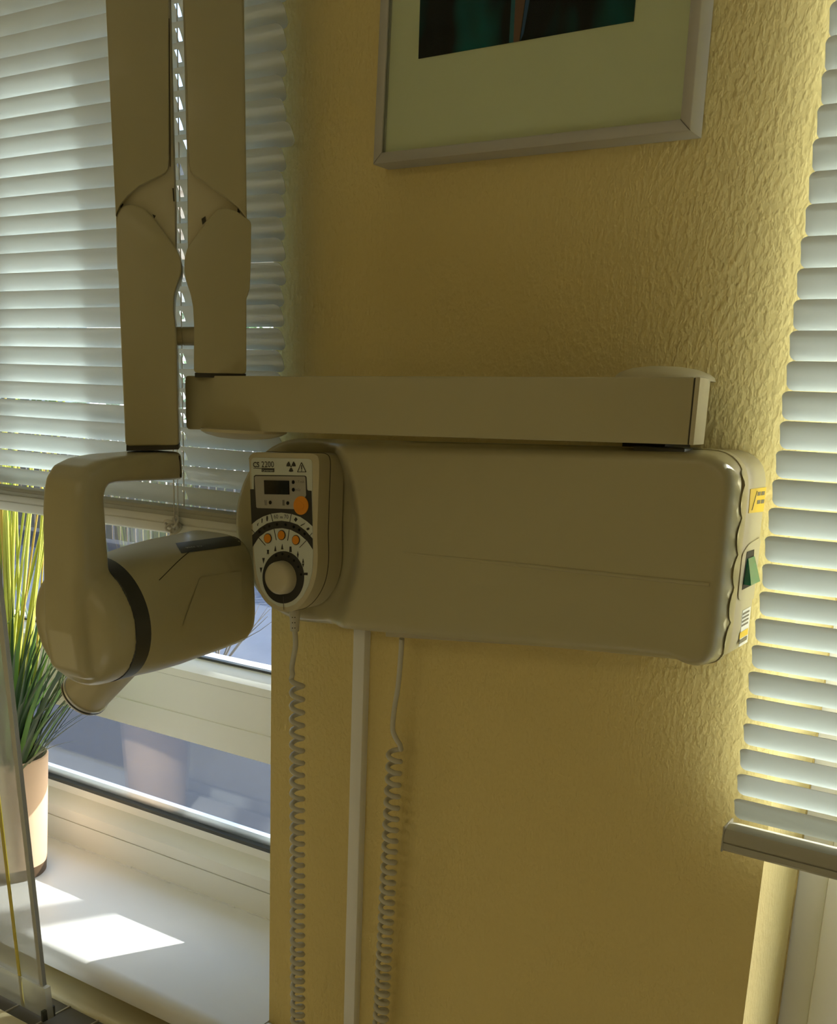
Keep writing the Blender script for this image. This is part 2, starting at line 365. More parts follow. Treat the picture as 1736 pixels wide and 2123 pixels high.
# ------------------------------------------------------------------ blinds
def slat_mesh(name, L, hole=None, wid=0.0254, tilt=71, side=1):
    """slat lying along +x from 0 to L, curved, tilted, rounded corners; hole = list of x positions of the cord slots"""
    bm = bmesh.new(); NW = 8; th = 0.0005
    xs = [(0, .62), (0.0012, .80), (0.003, .92), (0.006, 1)]
    st = [(x, k) for x, k in xs] + [(L - x, k) for x, k in reversed(xs)]
    hs = set()
    for h in (hole or []):
        for d in (-.0032, .0032): st.append((h + d, 1))
        hs.add(h)
    st.sort(); ct, sn = math.cos(math.radians(tilt)), math.sin(math.radians(tilt))
    def pt(x, k, j, off):
        s = (j / NW - 0.5) * wid * k
        h = 0.0022 * (1 - (2 * s / wid) ** 2) + off      # crown
        # local: s along width (towards the room = +), h = crown, up and outwards
        y = -s * ct + h * sn; z = s * sn + h * ct
        return Vector((x, y, z))
    grid = {}
    for i, (x, k) in enumerate(st):
        for j in range(NW + 1):
            grid[i, j, 0] = bm.verts.new(pt(x, k, j, 0)); grid[i, j, 1] = bm.verts.new(pt(x, k, j, th))
    for i in range(len(st) - 1):
        xm = (st[i][0] + st[i + 1][0]) / 2; ishole = any(abs(xm - h) < 1e-4 for h in hs)
        for j in range(NW):
            if ishole and j in (2, 3, 4, 5): continue
            bm.faces.new((grid[i, j, 0], grid[i + 1, j, 0], grid[i + 1, j + 1, 0], grid[i, j + 1, 0]))
            bm.faces.new((grid[i, j, 1], grid[i, j + 1, 1], grid[i + 1, j + 1, 1], grid[i + 1, j, 1]))
        for j in (0, NW): bm.faces.new((grid[i, j, 0], grid[i, j, 1], grid[i + 1, j, 1], grid[i + 1, j, 0]))
    for i in (0, len(st) - 1):
        for j in range(NW): bm.faces.new((grid[i, j, 0], grid[i, j + 1, 0], grid[i, j + 1, 1], grid[i, j, 1]))
    me_o = link(name, bm, M['slat'], None, 40); me = me_o.data; bpy.data.objects.remove(me_o); return me

def blind(label, x0, x1, zrail, ztop, y, pitch, holes, name='venetian_blind', odd=None, shift=0.0, wid=0.0254, tilt=71):
    root = thing(name, label, 'window blind', ((x0 + x1) / 2, y, ztop), 'venetian blinds')
    me = slat_mesh('slat', x1 - x0, [h - x0 for h in holes], wid, tilt)
    n = int((ztop - 0.02 - zrail - 0.03) / pitch)
    for i in range(n):
        o = bpy.data.objects.new('slat', me); C.objects.link(o); o.parent = root
        z = zrail + (0.0335 if x0 < -.5 else 0.028) + i * pitch + shift
        dx = random.uniform(-.0008, .0008); rx = random.uniform(-.02, .02)
        if odd and abs(z - odd) < pitch / 2: dx = 0.011; rx = 0.06
        o.location = Vector((x0 + dx, y + random.uniform(-.0006, .0006), z)) - root.location
        o.rotation_euler = (rx, random.uniform(-.0012, .0012), 0)
    # bottom rail: curved aluminium section with a groove
    if x0 < -.5:
        bm = bmesh.new()
        pq = [(-.0115, .006), (-.0115, .012), (-.0105, .0125), (-.0105, .0145), (-.009, .017), (0, .0195), (.009, .017), (.0115, .012), (.0115, .006)]
        add_prism(bm, [Vector((x0 - 0.001, y + a, zrail + b)) for a, b in pq], Vector((x1 - x0 + 0.002, 0, 0)))
        link('rail_shaded_top', bm, M['rail'], root, 40)  # grey upper part: shade on the rail's face put into its colour
    bm = bmesh.new()
    pr = [(-.0135, .005), (-.0125, .0066), (.0125, .0066), (.0135, .005), (.0135, -.012), (.009, -.0165), (-.009, -.0165), (-.0125, -.014), (-.0135, -.010), (-.0135, -.0035), (-.0122, -.0030), (-.0122, -.002), (-.0135, -.0015)] if x0 < -.5 else [(-.0135, .004), (-.011, .010), (0, .0125), (.011, .010), (.0135, .004), (.0135, -.008), (.009, -.0125), (-.010, -.0125), (-.0135, -.0095), (-.0135, -.004), (-.0118, -.0036), (-.0118, -.0025), (-.0135, -.0022)]
    add_prism(bm, [Vector((x0 - 0.002, y + a, zrail + b)) for a, b in pr], Vector((x1 - x0 + 0.004, 0, 0)))
    link('bottom_rail', bm, M['rail'] if x0 > -.5 else M['railw'], root, 40)
    box('rail_end_cap', (x0 - 0.004, y - .0138, zrail - .013), (x0 - 0.002, y + .0138, zrail + .013), M['rail'], root, 0.001)
    box('rail_end_cap', (x1 + 0.002, y - .0138, zrail - .013), (x1 + 0.004, y + .0138, zrail + .013), M['rail'], root, 0.001)
    box('head_rail', (x0, y - .018, ztop - .02), (x1, y + .018, ztop + .02), M['railw'], root, 0.002)
    for h in holes:
        sweep('lift_cord', [Vector((h, y, zrail)), Vector((h, y, ztop))], 0.0008, M['string'], root, 6)
        for yy in (-.0145, .0145):
            sweep('ladder_cord', [Vector((h + .004, y + yy, zrail)), Vector((h + .004, y + yy, ztop))], 0.0005, M['string'], root, 5)
    return root
zrl = EYE - 0.1625
BLY = -0.025
HX = P(371, 300, BLY).x
bl = blind('white slatted blind at the left window, tied cord knot hanging below its rail', -1.9, P(586, 500, BLY).x, zrl, 2.41, BLY, 0.0238, [HX, -1.66], odd=EYE + .277, wid=0.0264, tilt=63)
BRY = -0.046
blind('white slatted blind at the right window with dark grey bottom rail', P(1640, 700, BRY).x, 0.62, EYE - 0.3895, 2.41, BRY, 0.0246, [0.1], wid=0.0264, tilt=65)
# knotted end of the pull cord on the left blind
kx = HX + 0.004
knot = []
for i in range(60):
    t = i / 59; a = t * 2 * PI * 4
    knot.append(Vector((kx - 0.004 + 0.008 * math.sin(a) + .004 * math.sin(a * .37), -0.045 + 0.005 * math.cos(a * 1.3), zrl + 0.002 - 0.012 * t + 0.006 * math.cos(a))))
sweep('cord_knot', knot, 0.0017, M['string'], bl, 6)
tail = [Vector((kx - .004, -.044, zrl - .008)), Vector((kx - .003, -.046, zrl - .017)), Vector((kx + .006, -.046, zrl - .026)), Vector((kx + .008, -.044, zrl - .036)), Vector((kx + .018, -.044, zrl - .041)), Vector((kx + .024, -.044, zrl - .037))]
sweep('cord_tail', spline(tail, 5), 0.0017, M['string'], bl, 6)
tail = [Vector((kx - .004, -.044, zrl - .008)), Vector((kx - .006, -.047, zrl - .02)), Vector((kx + .0, -.047, zrl - .03)), Vector((kx + .012, -.045, zrl - .034)), Vector((kx + .016, -.044, zrl - .042))]
sweep('cord_tail', spline(tail, 5), 0.0017, M['string'], bl, 6)
sweep('pull_cord', [Vector((kx - .002, -.044, zrl)), Vector((kx - .003, -.044, zrl + .3)), Vector((kx - .002, -.045, 2.40))], 0.0007, M['string'], bl, 6)

# ------------------------------------------------------------------ dental x-ray machine
XM = thing('dental_xray_machine', 'cream wall-mounted dental x-ray machine with control box, jointed arms and tube head', 'x-ray machine', (-0.56, 0, EYE - 0.24))

# --- control box: backing shell and front cover
FY = -0.10
tl, tr = P(700, 915, -0.055), P(1548, 939, FY); br, bl_ = P(1503, 1419, FY), P(690, 1295, -0.055)
cxr = -0.268
ztl, ztr, zbr, zbl = tl.z - .001, tr.z, br.z, bl_.z
def outline(x0c, x1, inset, n=26):
    """half-round left end, rounded right corners; y is left at 0"""
    zc = (ztl + zbl) / 2; r = (ztl - zbl) / 2 - inset
    pts = []
    for k in range(n + 1):
        a = PI / 2 + PI * k / n
        pts.append(Vector((x0c + math.cos(a) * r, 0, zc + math.sin(a) * r)))
    pts += fillet([Vector((x1 - inset, 0, zbr + inset)), Vector((x1 - inset, 0, ztr - inset)), Vector((x0c, 0, ztl - inset))], [0.036, 0.036, 0], 8)[:-1]
    return pts
X0C = P(495, 1090, -0.055).x + (ztl - zbl) / 2
sh = [Vector((p.x, 0, p.z)) for p in outline(X0C, -0.2675, 0.0)]
sh = [Vector((-0.64, 0, zbl + .0005))] + [p for p in sh if p.x > -0.64] + [Vector((-0.64, 0, ztl - .0005))]
shell = prism('back_shell', [p + Vector((0, -0.068, 0)) for p in sh], Vector((0, 0.068, 0)), M['shell'], XM, 0.002, 2)
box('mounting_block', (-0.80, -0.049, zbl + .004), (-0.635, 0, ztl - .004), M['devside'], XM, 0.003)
def resample(pts, n):
    L = [0]
    for a, b in zip(pts, pts[1:] + pts[:1]): L.append(L[-1] + (b - a).length)
    out = []; q = pts + pts[:1]
    for i in range(n):
        d = L[-1] * i / n; k = max(j for j in range(len(L)) if L[j] <= d + 1e-12); k = min(k, len(pts) - 1)
        out.append(q[k].lerp(q[k + 1], (d - L[k]) / max(L[k + 1] - L[k], 1e-9)))
    return out
def ss(a, b, x):
    t = min(1, max(0, (x - a) / (b - a))); return t * t * (3 - 2 * t)
HCX, HCZ = -0.765, (ztl + zbl) / 2
def front(x, z):
    d = math.hypot((x - HCX) * 1.08, (z - HCZ) * 0.80)
    k = ss(0.078, 0.125, d) if x > HCX else 0.0
    return -0.062 + (FY + 0.062) * k
ol = resample(outline(X0C, cxr, 0.0), 420)
zc = (ztl + zbl) / 2; XA, XB = X0C, cxr - 0.095
bm = bmesh.new(); loops = []
RF = 0.010; inner = False
for d in [None, -1, 0, .0005, .0012, .0025, .004, .006, .009, .013, .018, .024, .032, .15, .3, .45, .6, .75, .88, .95, .9995]:
    lp = []; inner = inner or d == .15
    for p in ol:
        mx = Vector((min(max(p.x, XA), XB), 0, zc)); v = p - mx; L = v.length
        dd = 0 if d in (None, -1) else (0.038 + (L - 0.038) * d if inner else d + 0.001)
        q = mx + v * (1 - dd / L)
        yf = front(q.x, q.z)
        y0 = min(-0.0585, yf + 0.011)
        if d is None:
            bk_ = -0.023 * ss(-0.66, -0.60, p.x)
            wav = -0.004 + 0.011 * abs(math.sin((p.z - zc) * 104)) ** .6 if p.x > cxr - 0.004 else 0.0
            y = -0.047 + bk_ * .95 - wav; q = mx + v * (1 + 0.0018 / L)
        elif d == -1: y = -0.0575 + bk_; q = mx + v * (1 + 0.0018 / L)
        else:
            t = 1 if inner else min(1, d / RF); y = y0 + (yf - y0) * math.sqrt(max(0, 1 - (1 - t) ** 2))
        lp.append(bm.verts.new((q.x, y, q.z)))
    loops.append(lp)
for a, b in zip(loops, loops[1:]):
    for k in range(len(a)): bm.faces.new((a[k], a[(k + 1) % len(a)], b[(k + 1) % len(a)], b[k]))
bm.faces.new(loops[0][::-1])
cover = link('front_cover', bm, M['dev'], XM, 60)
# slim moulded ridge across the cover
rp = [P(835, 1146, FY), P(1000, 1163, FY), P(1200, 1184, FY), P(1380, 1203, FY), P(1472, 1212, FY)]
bm = bmesh.new(); add_sweep(bm, [p + Vector((0, 0.0005, 0)) for p in spline(rp, 6)], [0.0009 + 0.0012 * min(1, i / 8) for i in range(25)], 8); link('moulded_ridge', bm, M['dev'], cover, 80)
# round hub boss showing above the control handset
# right-hand side of the shell: stickers and switch
SX = -0.2675
def side(px, py, lift=0.0): return PX(px, py, SX + lift)
NX = Vector((1, 0, 0))
st = flat('yellow_sticker', [[side(1556, 1014), side(1589, 1010), side(1586, 1060), side(1552, 1064)]], M['yellow'], shell, 0.0005, NX)
flat('sticker_print', [[side(1570, 1018, .0006), side(1571, 1018, .0006), side(1560, 1058, .0006), side(1559, 1058, .0006)]] +
     [[side(x, y, .0006), side(x + 6, y - .7, .0006), side(x + 5, y + 7, .0006), side(x - 1, y + 8, .0006)] for x, y in ((1572, 1020), (1580, 1019), (1571, 1037), (1579, 1036))], M['greyprint'], st, 0.0003, NX)
pl = fillet([side(1551, 1128), side(1575, 1113), side(1571, 1240), side(1528, 1244), side(1537, 1150)], [.006, .006, .008, .008, .006], 4)
plate = flat('switch_plate', [pl], M['shell'], shell, 0.0012, NX)
flat('switch_well', [[side(1549, 1144, .0013), side(1564, 1139, .0013), side(1559, 1213, .0013), side(1539, 1223, .0013)]], M['seam'], plate, 0.0003, NX)
q = [side(1550, 1158, .0016), side(1563, 1153, .0016), side(1561, 1203, .0016), side(1542, 1212, .0016)]
bm = bmesh.new()
top = [q[0] + NX * .001, q[1] + NX * .001, q[2] + NX * .007, q[3] + NX * .007]
vb = [bm.verts.new(p) for p in q]; vt = [bm.verts.new(p) for p in top]
bm.faces.new(vb[::-1]); bm.faces.new(vt)
for k in range(4): bm.faces.new((vb[k], vb[(k + 1) % 4], vt[(k + 1) % 4], vt[k]))
link('rocker_switch', bm, M['green'], plate, 0)
lb = flat('type_label', [[side(1540, 1266), side(1556.5, 1257), side(1549, 1331), side(1532, 1341)]], M['white'], shell, 0.0005, NX)
flat('label_print', [[side(1541 - k * .9, 1272 + k * 8, .0006), side(1554 - k * .9, 1264.5 + k * 8, .0006), side(1553.6 - k * .9, 1268 + k * 8, .0006), side(1540.6 - k * .9, 1275.5 + k * 8, .0006)] for k in range(4)], M['greyprint'], lb, 0.0003, NX)
flat('label_band', [[side(1534.5, 1312, .0006), side(1551.5, 1302, .0006), side(1550.2, 1315, .0006), side(1533.2, 1325, .0006)]], M['yellow'], lb, 0.0003, NX)
flat('label_foot', [[side(1533, 1328, .0006), side(1549, 1318, .0006), side(1548, 1326, .0006), side(1532.3, 1336, .0006)]], M['greyprint'], lb, 0.0003, NX)

# --- horizontal arm
pa, pb = P(385, 780, -0.155), P(1443, 782, -0.105)
ua = Vector((pb.x - pa.x, pb.y - pa.y, 0)).normalized(); na = Vector((ua.y, -ua.x, 0))   # na points to the room
def A(px, py): return PP(px, py, pa, na)
arm = prism('horizontal_arm', fillet([A(383, 779), A(386, 890), A(1426, 922), A(1440, 782)], [.005, .005, .001, .001], 4), -na * 0.040, M['dev'], XM, 0.0025, 3)
c1, c2 = A(1443.5, 781.5), A(1429, 922.5)
bm = bmesh.new(); add_prism(bm, [c1 + na * .0006, c1 - na * .0005 + ua * .0035, c1 - na * .038 + ua * .0035, c1 - na * .041 + ua * .001, c1 - na * .041], Vector((0, 0, c2.z - c1.z)), 0.001, 2, True)
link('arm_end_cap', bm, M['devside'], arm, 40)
prism('cap_seam', [A(1440.2, 783), A(1426.3, 921.5), A(1429, 921.5), A(1443.4, 783)], -na * 0.038, M['seam'], arm)
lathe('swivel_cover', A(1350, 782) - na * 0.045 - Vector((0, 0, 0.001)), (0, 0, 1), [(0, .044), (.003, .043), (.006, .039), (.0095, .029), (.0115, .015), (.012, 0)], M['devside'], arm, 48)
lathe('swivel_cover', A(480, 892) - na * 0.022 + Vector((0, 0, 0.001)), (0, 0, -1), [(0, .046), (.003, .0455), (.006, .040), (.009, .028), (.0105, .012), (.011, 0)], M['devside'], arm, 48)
# bracket behind the arm's right end, down to the control box, with its black wedge
bc = A(1330, 860) - na * .030
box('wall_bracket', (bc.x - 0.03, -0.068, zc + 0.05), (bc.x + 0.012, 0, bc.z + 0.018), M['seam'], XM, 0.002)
q0, q1 = P(1318, 926, -0.085), P(1424, 937, -0.085)
box('rubber_wedge', (q0.x, -0.09, q1.z - .004), (q1.x, -0.045, q0.z + .001), M['band'], XM, 0.0008)

# --- folded scissor arm: two columns side by side, facing the middle of the room
piv = P(455, 775, -0.13)
vd = Vector((piv.x - O.x, piv.y - O.y, 0)).normalized(); nc = -vd; uc = Vector((vd.y, -vd.x, 0))
def K(px, py, off=0.0): return PP(px, py, piv + nc * off, nc)
rp = [(402, 773), (511, 775.5), (511, 620), (514, 609), (518, 600), (520.5, 540), (521, 466), (519, 458), (511, 452), (490, 437), (469, 431.6), (450, 434), (429, 458), (409, 485), (390, 511), (383, 532), (382, 556), (385, 579), (395, 608), (400.5, 637), (402.5, 677)]
lp = [(260, 925), (371.5, 923), (370, 875), (366, 690), (360, 640), (361.5, 611), (369, 585), (376, 566), (377, 552), (375.5, 538), (369, 521), (361, 508), (338, 477), (316, 447.5), (300, 431.7), (276.5, 422), (253, 426), (242.5, 444), (241, 455), (249, 664)]
# right column: lower joint, tube body, cover
TH = 0.052
rj = prism('lower_joint', fillet([K(*p, .026) for p in rp], .004, 3), -nc * TH, M['dev'], XM, 0.0045, 4, True)
rb = [(376, -120), (503, -120), (506, 0), (512, 452), (511, 560), (392, 560), (389.5, 515), (388.5, 360)]
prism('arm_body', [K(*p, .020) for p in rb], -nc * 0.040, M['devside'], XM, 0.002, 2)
rc = [(376.5, -120), (502, -120), (504.5, 0), (509.8, 300), (511, 453), (505, 445), (494, 430), (468, 409), (442, 391.5), (418, 374), (402, 363), (394, 353), (391, 338), (386.5, 150), (380.5, 0)]
prism('arm_cover', [K(*p, .0275) for p in rc], -nc * 0.012, M['dev'], XM, 0.003, 3)
# left column
lj = prism('lower_joint', fillet([K(*p, .026) for p in lp], .004, 3), -nc * TH, M['dev'], XM, 0.0045, 4, True)
lb2 = [(214, -120), (349.5, -120), (352, 0), (358.5, 258), (363.5, 420), (364, 560), (243, 560), (240, 447), (221, 0)]
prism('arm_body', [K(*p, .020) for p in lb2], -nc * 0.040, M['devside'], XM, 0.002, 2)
lc = [(213.5, -120), (348, -120), (349.3, 0), (350, 330), (348, 350), (343, 357), (334, 363), (312, 373), (288, 385.5), (264, 406), (249, 424), (242, 440), (240, 447), (219, 0)]
prism('arm_cover', [K(*p, .0275) for p in lc], -nc * 0.012, M['dev'], XM, 0.003, 3)
for pts in ([(350, 38), (351.5, 38), (354, 345), (352.5, 345)], [(357.5, 390), (360, 390), (362, 417), (359.5, 417)]):
    prism('seam', [K(*p, .0215) for p in pts], -nc * .002, M['seam'], XM)
for pts in ([(248, 423), (253, 419), (256, 424), (250, 432)], [(493, 430), (498, 430), (497, 446), (492, 442)], [(418, 454), (426, 448), (427, 458), (420, 466)], [(316, 444), (323, 447), (320, 453)]):
    prism('joint_gap', [K(*p, .0205) for p in pts], -nc * .003, M['lcd'] if pts[0][0] in (248, 493) else M['seam'], XM)
# elbow housing that joins the two columns above
prism('elbow_housing', fillet([K(*p, .029) for p in ((208, -112), (208, -205), (507, -205), (507, -112))], [.004, .03, .03, .004], 6), -nc * .056, M['dev'], XM, 0.004, 3, True)
# rubber parking stop between the columns
s0, s1 = K(358, 697, 0), K(404, 697, 0)
lathe('parking_stop', s0, s1 - s0, [(0, .0095), ((s1 - s0).length * .42, .0095), ((s1 - s0).length * .43, .0088), ((s1 - s0).length * .45, .0088), ((s1 - s0).length * .46, .0095), ((s1 - s0).length, .0095)], M['devside'], XM, 24)
# pivot pins
prism('pivot_gap', [K(404, 773, .0245), K(510, 775, .0245), K(510, 784, .0245), K(404, 782, .0245)], -nc * .048, M['seam'], XM)

# --- yoke
PL = K(318, 931, 0)
YX = PL.x
def H(px, py, X=None): return PX(px, py, YX if X is None else X)
av = Vector((0.0243, 0.9977, 0.064)).normalized()                       # axis of the tube head, towards the window
cv = Vector((av.y, -av.x, 0)).normalized(); uv_ = cv.cross(av)           # right, up
HC = H(204, 1287)                                                        # centre of the ring
HR = 0.0655
prism('pivot_gap', [K(262, 923, .0245), K(370, 921, .0245), K(370, 932, .0245), K(262, 935, .0245)], -nc * .048, M['seam'], XM)
def L(a, u, c=0.0): return HC + av * a + uv_ * u + cv * c
def loc(p):
    d = p - HC; return d.dot(av), d.dot(uv_), d.dot(cv)
ptop = loc(PL)
bm = bmesh.new()
# profile in the (axis, up) plane, thickness across
t0, b0 = ptop[1] - .004, ptop[1] - .042
t0 += .003; b0 += .004
pr = [(ptop[0] + .012, t0 - .001), (ptop[0] + .012, b0 + .006), (.016, b0 + .012), (.006, b0 + .011), (.001, b0 + .007), (-.002, b0 - .001), (-.004, .03), (-.006, -.02), (-.020, -.050),
      (-.042, -.050), (-.050, -.040), (-.053, .0), (-.050, .03), (-.0405, b0 - .015), (-.0365, t0 - .030), (-.032, t0 - .017), (-.022, t0 - .006), (-.004, t0 - .0005), (.02, t0 + .001)]
HW = 0.031
YC = 0.004
add_prism(bm, [L(a, u, HW + YC) for a, u in pr], -cv * 2 * HW, 0.012, 4, True)
def remeshed(name, bms, voxel, it, m, parent):
    o = link('tmp', bms, m, None, 0)
    r = o.modifiers.new('r', 'REMESH'); r.mode = 'VOXEL'; r.voxel_size = voxel
    s = o.modifiers.new('s', 'SMOOTH'); s.factor = 0.5; s.iterations = it
    dg = bpy.context.evaluated_depsgraph_get(); me = bpy.data.meshes.new_from_object(o.evaluated_get(dg))
    bpy.data.objects.remove(o)
    for p in me.polygons: p.use_smooth = True
    me.name = name; me.materials.clear(); me.materials.append(m)
    q = bpy.data.objects.new(name, me); C.objects.link(q); q.parent = parent; q.matrix_parent_inverse = parent.matrix_basis.inverted(); return q
add_lathe(bm, L(0, 0), av, [(-.041, 0), (-.0405, .044), (-.0385, .0535), (-.033, .0605), (-.025, .0645), (-.014, .0655), (-.004, .0655)], 48)
yoke = remeshed('yoke', bm, 0.0022, 7, M['dev'], XM)
pe = [L(ptop[0] + .0305, t0 - .002, HW + YC - .004), L(ptop[0] + .0305, b0 + .010, HW + YC - .004)]
prism('seam', [L(ptop[0] + .0030, t0 - .004, HW + YC + .0003), L(ptop[0] + .0035, t0 - .004, HW + YC + .0003), L(ptop[0] + .0035, b0 + .010, HW + YC + .0003), L(ptop[0] + .0030, b0 + .010, HW + YC + .0003)], -cv * .002, M['seam'], yoke)

# --- tube head: dark band, body, label strip, collar and beam tube
head = lathe('accent_band', L(0, 0), av, [(-.006, .0640), (-.005, .0660), (.0135, .0664), (.0145, .0640)], M['band'], XM, 64)
BL = 0.165
bm = bmesh.new(); rings = []
NB = 64
secs = [(.0135, .0665, .0665, 2.0, 0, 0), (.022, .0668, .0668, 2.1, 0, 0), (.045, .0655, .067, 2.5, .0005, 0), (.075, .062, .067, 3.2, .002, 0), (.105, .060, .0665, 3.6, .0035, 0), (.140, .0590, .066, 3.8, .004, .0), (.172, .0585, .0655, 3.8, .005, 0), (.180, .056, .063, 3.6, .005, 0), (.1845, .050, .057, 3.2, .005, 0), (.187, .040, .046, 2.8, .005, 0)]
for a, rx, rz, n, dz, dx in secs:
    rg = []
    for k in range(NB):
        t = 2 * PI * k / NB; c_, s_ = math.cos(t), math.sin(t)
        rr = (abs(c_) ** n + abs(s_) ** n) ** (-1 / n)
        rg.append(bm.verts.new(L(a, s_ * rr * rz + dz, c_ * rr * rx + dx)))
    rings.append(rg)
for a, b in zip(rings, rings[1:]):
    for k in range(NB): bm.faces.new((a[k], a[(k + 1) % NB], b[(k + 1) % NB], b[k]))
bm.faces.new(rings[-1]); bm.faces.new(rings[0][::-1])
body = link('tube_housing', bm, M['dev'], XM, 50)
from mathutils.bvhtree import BVHTree
def bvh(o):
    dg = bpy.context.evaluated_depsgraph_get(); dg.update()
    me = o.data; mw = o.matrix_world
    return BVHTree.FromPolygons([mw @ v.co for v in me.vertices], [tuple(p.vertices) for p in me.polygons])
bpy.context.view_layer.update()
TB = bvh(body)
def onb(px, py, lift=0.0):
    h = TB.ray_cast(O, ray(px, py).normalized())
    for k in range(60):
        if h[0] is not None: break
        px -= .5; py += .7; h = TB.ray_cast(O, ray(px, py).normalized())
    return h[0] + h[1] * lift, h[1]
def strip(name, top, bot, m, parent, lift, n=12):
    """thin plate following the housing between two pixel lines"""
    bm = bmesh.new(); rows = []
    for j in range(4):
        row = []
        for i in range(n + 1):
            t, s = i / n, j / 3
            a = (top[0][0] * (1 - t) + top[1][0] * t, top[0][1] * (1 - t) + top[1][1] * t); b = (bot[0][0] * (1 - t) + bot[1][0] * t, bot[0][1] * (1 - t) + bot[1][1] * t)
            h = onb(a[0] * (1 - s) + b[0] * s, a[1] * (1 - s) + b[1] * s, lift); row.append(bm.verts.new(h[0]))
        rows.append(row)
    for a, b in zip(rows, rows[1:]):
        for k in range(n): bm.faces.new((a[k], a[k + 1], b[k + 1], b[k]))
    bmesh.ops.solidify(bm, geom=list(bm.faces), thickness=0.0008)
    return link(name, bm, m, parent, 40)
try:
    ls = strip('label_strip', ((364, 1127), (499, 1109)), ((376, 1148), (499, 1131)), M['band'], body, 0.0006)
    a_, n_ = onb(415, 1132.5); b_, _ = onb(382, 1137)
    tx = text('lettering', 'CS 2200', a_, b_, -UPV, M['faint'], ls, 0.0018)
    bpy.context.view_layer.update(); TS = bvh(ls)
    for v in tx.data.vertices:
        h = TB.find_nearest(v.co); g = TS.ray_cast(h[0] + h[1] * .03, -h[1])
        v.co = (g[0] if g[0] is not None else h[0] + h[1] * .003) + h[1] * .0016
except Exception as ex: print('strip', ex)
try: strip('flank_panel', ((414, 1197), (500, 1184)), ((378, 1296), (502, 1268)), M['dev'], body, 0.0008)
except Exception as ex: print('panel', ex)
sm = [onb(*p, .0002)[0] for p in ((330, 1203), (345, 1188), (365, 1168), (385, 1150), (400, 1139.5), (409, 1137)) if onb(*p)[0] is not None]
try: sweep('seam', spline(sm, 4), 0.0005, M['seam'], body, 5)
except Exception as ex: print(ex)
# collar and beam tube, square to the head's axis, pointing down and away from the control box
td = (-cv * 0.72 - uv_ * 0.69 - av * 0.12).normalized()
T0 = L(.098, 0)
lathe('tube_collar', T0, td, [(.030, .040), (.074, .0395), (.079, .0375), (.080, .030)], M['dev'], XM, 48)
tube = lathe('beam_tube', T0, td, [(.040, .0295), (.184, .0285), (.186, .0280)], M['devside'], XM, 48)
lathe('tube_rim', T0, td, [(.182, .0286), (.1825, .0300), (.190, .0300), (.1915, .0288), (.1915, .025), (.184, .025)], M['alu'], tube, 48)
lathe('rim_gasket', T0, td, [(.1855, .0302), (.1880, .0302)], M['band'], tube, 48)

# ------------------------------------------------------------------ control handset hanging on the box's left end
HY = -0.108
def hs(px, py, lift=0.0): return P(px, py, HY) + Vector((0, -lift, 0))
hsT = thing('control_handset', 'cream control handset with orange buttons and round white knob beside the control box', 'control handset', tuple(hs(585, 1100)))
body_o = [(517, 962), (516, 951), (521, 942), (533, 937.5), (560, 938.5), (600, 939.5), (640, 940), (655, 943), (661, 952), (662, 975), (659.5, 1050), (658, 1110), (659, 1150), (657, 1185), (650, 1215), (636, 1242), (618, 1261), (600, 1268), (578, 1266), (555, 1252), (538, 1228), (528, 1195), (525, 1150), (522, 1080)]
side_o = Vector((0, 0.0435, 0))
bm = bmesh.new(); add_prism(bm, smooth_loop([hs(*p) for p in body_o], 3), side_o, 0.004, 4, False)
shellh = link('handset_shell', bm, M['hand'], hsT, 40)
# split line round the side
bm = bmesh.new(); pts = smooth_loop([hs(*p) for p in body_o], 3); ctr = sum(pts, Vector()) / len(pts)
ln = [ctr + (p - ctr) * 1.001 + Vector((0, .019, 0)) for p in pts]
add_sweep(bm, ln + ln[:1], 0.0005, 5); link('split_line', bm, M['seam'], shellh, 0)
fp = [(521.5, 962), (521.5, 955), (524, 950), (530, 948.5), (580, 950), (640, 951), (646.5, 953), (648, 960), (648.5, 1010), (649, 1100), (650, 1150), (648, 1185), (641, 1213), (628, 1237), (612, 1253), (596, 1259), (578, 1257), (558, 1244), (542, 1221), (533, 1190), (528, 1150), (525, 1080)]
face = flat('faceplate', [fillet([hs(*p) for p in fp], .002, 2)], M['plate'], hsT, 0.0006)
def ink(name, polys, m, lift=0.0008, th=0.0003, par=None):
    return flat(name, [[hs(*p, lift) for p in q] for q in polys], m, par or face, th)
Z5 = 5.056
def z(x, y): return (480 + x / Z5, 900 + y / Z5)
# dark field with its arched lower edge
arc1 = [z(x, y) for x, y in ((855, 965), (800, 915), (730, 868), (640, 838), (530, 822), (430, 832), (340, 862), (270, 902), (218, 945))]
ink('dark_field', [[z(203, 577), z(242, 577), z(242, 440), z(258, 428), z(778, 436), z(792, 448), z(800, 582), z(812, 592), z(845, 594)] + arc1], M['ink'])
# arched dark band
o1 = [z(x, y) for x, y in ((224, 1060), (300, 985), (380, 935), (450, 915), (530, 908), (620, 920), (700, 950), (780, 1010), (857, 1095))]
i1 = [z(x, y) for x, y in ((859, 1208), (800, 1120), (720, 1050), (630, 1003), (540, 985), (450, 992), (370, 1022), (290, 1083), (228, 1180))]
ink('arched_band', [o1 + i1], M['ink'])
ink('display_panel', [[hs_ for hs_ in (z(262, 440), z(252, 452), z(270, 765), z(282, 774), z(680, 786), z(720, 780), z(792, 640), z(785, 452), z(775, 443))]], M['panel'], 0.0012)
ink('display', [[z(357, 484), z(617, 488), z(621, 632), z(361, 628)]], M['lcd'], 0.0018, 0.0008)
def dot(x, y, rx, ry, n=16): return [z(x + math.cos(2 * PI * k / n) * rx, y + math.sin(2 * PI * k / n) * ry) for k in range(n)]
ink('indicator_light', [dot(660, 503, 15, 20)], M['lcd'], .0018); ink('indicator_light', [dot(661, 582, 15, 20)], M['lcd'], .0018)
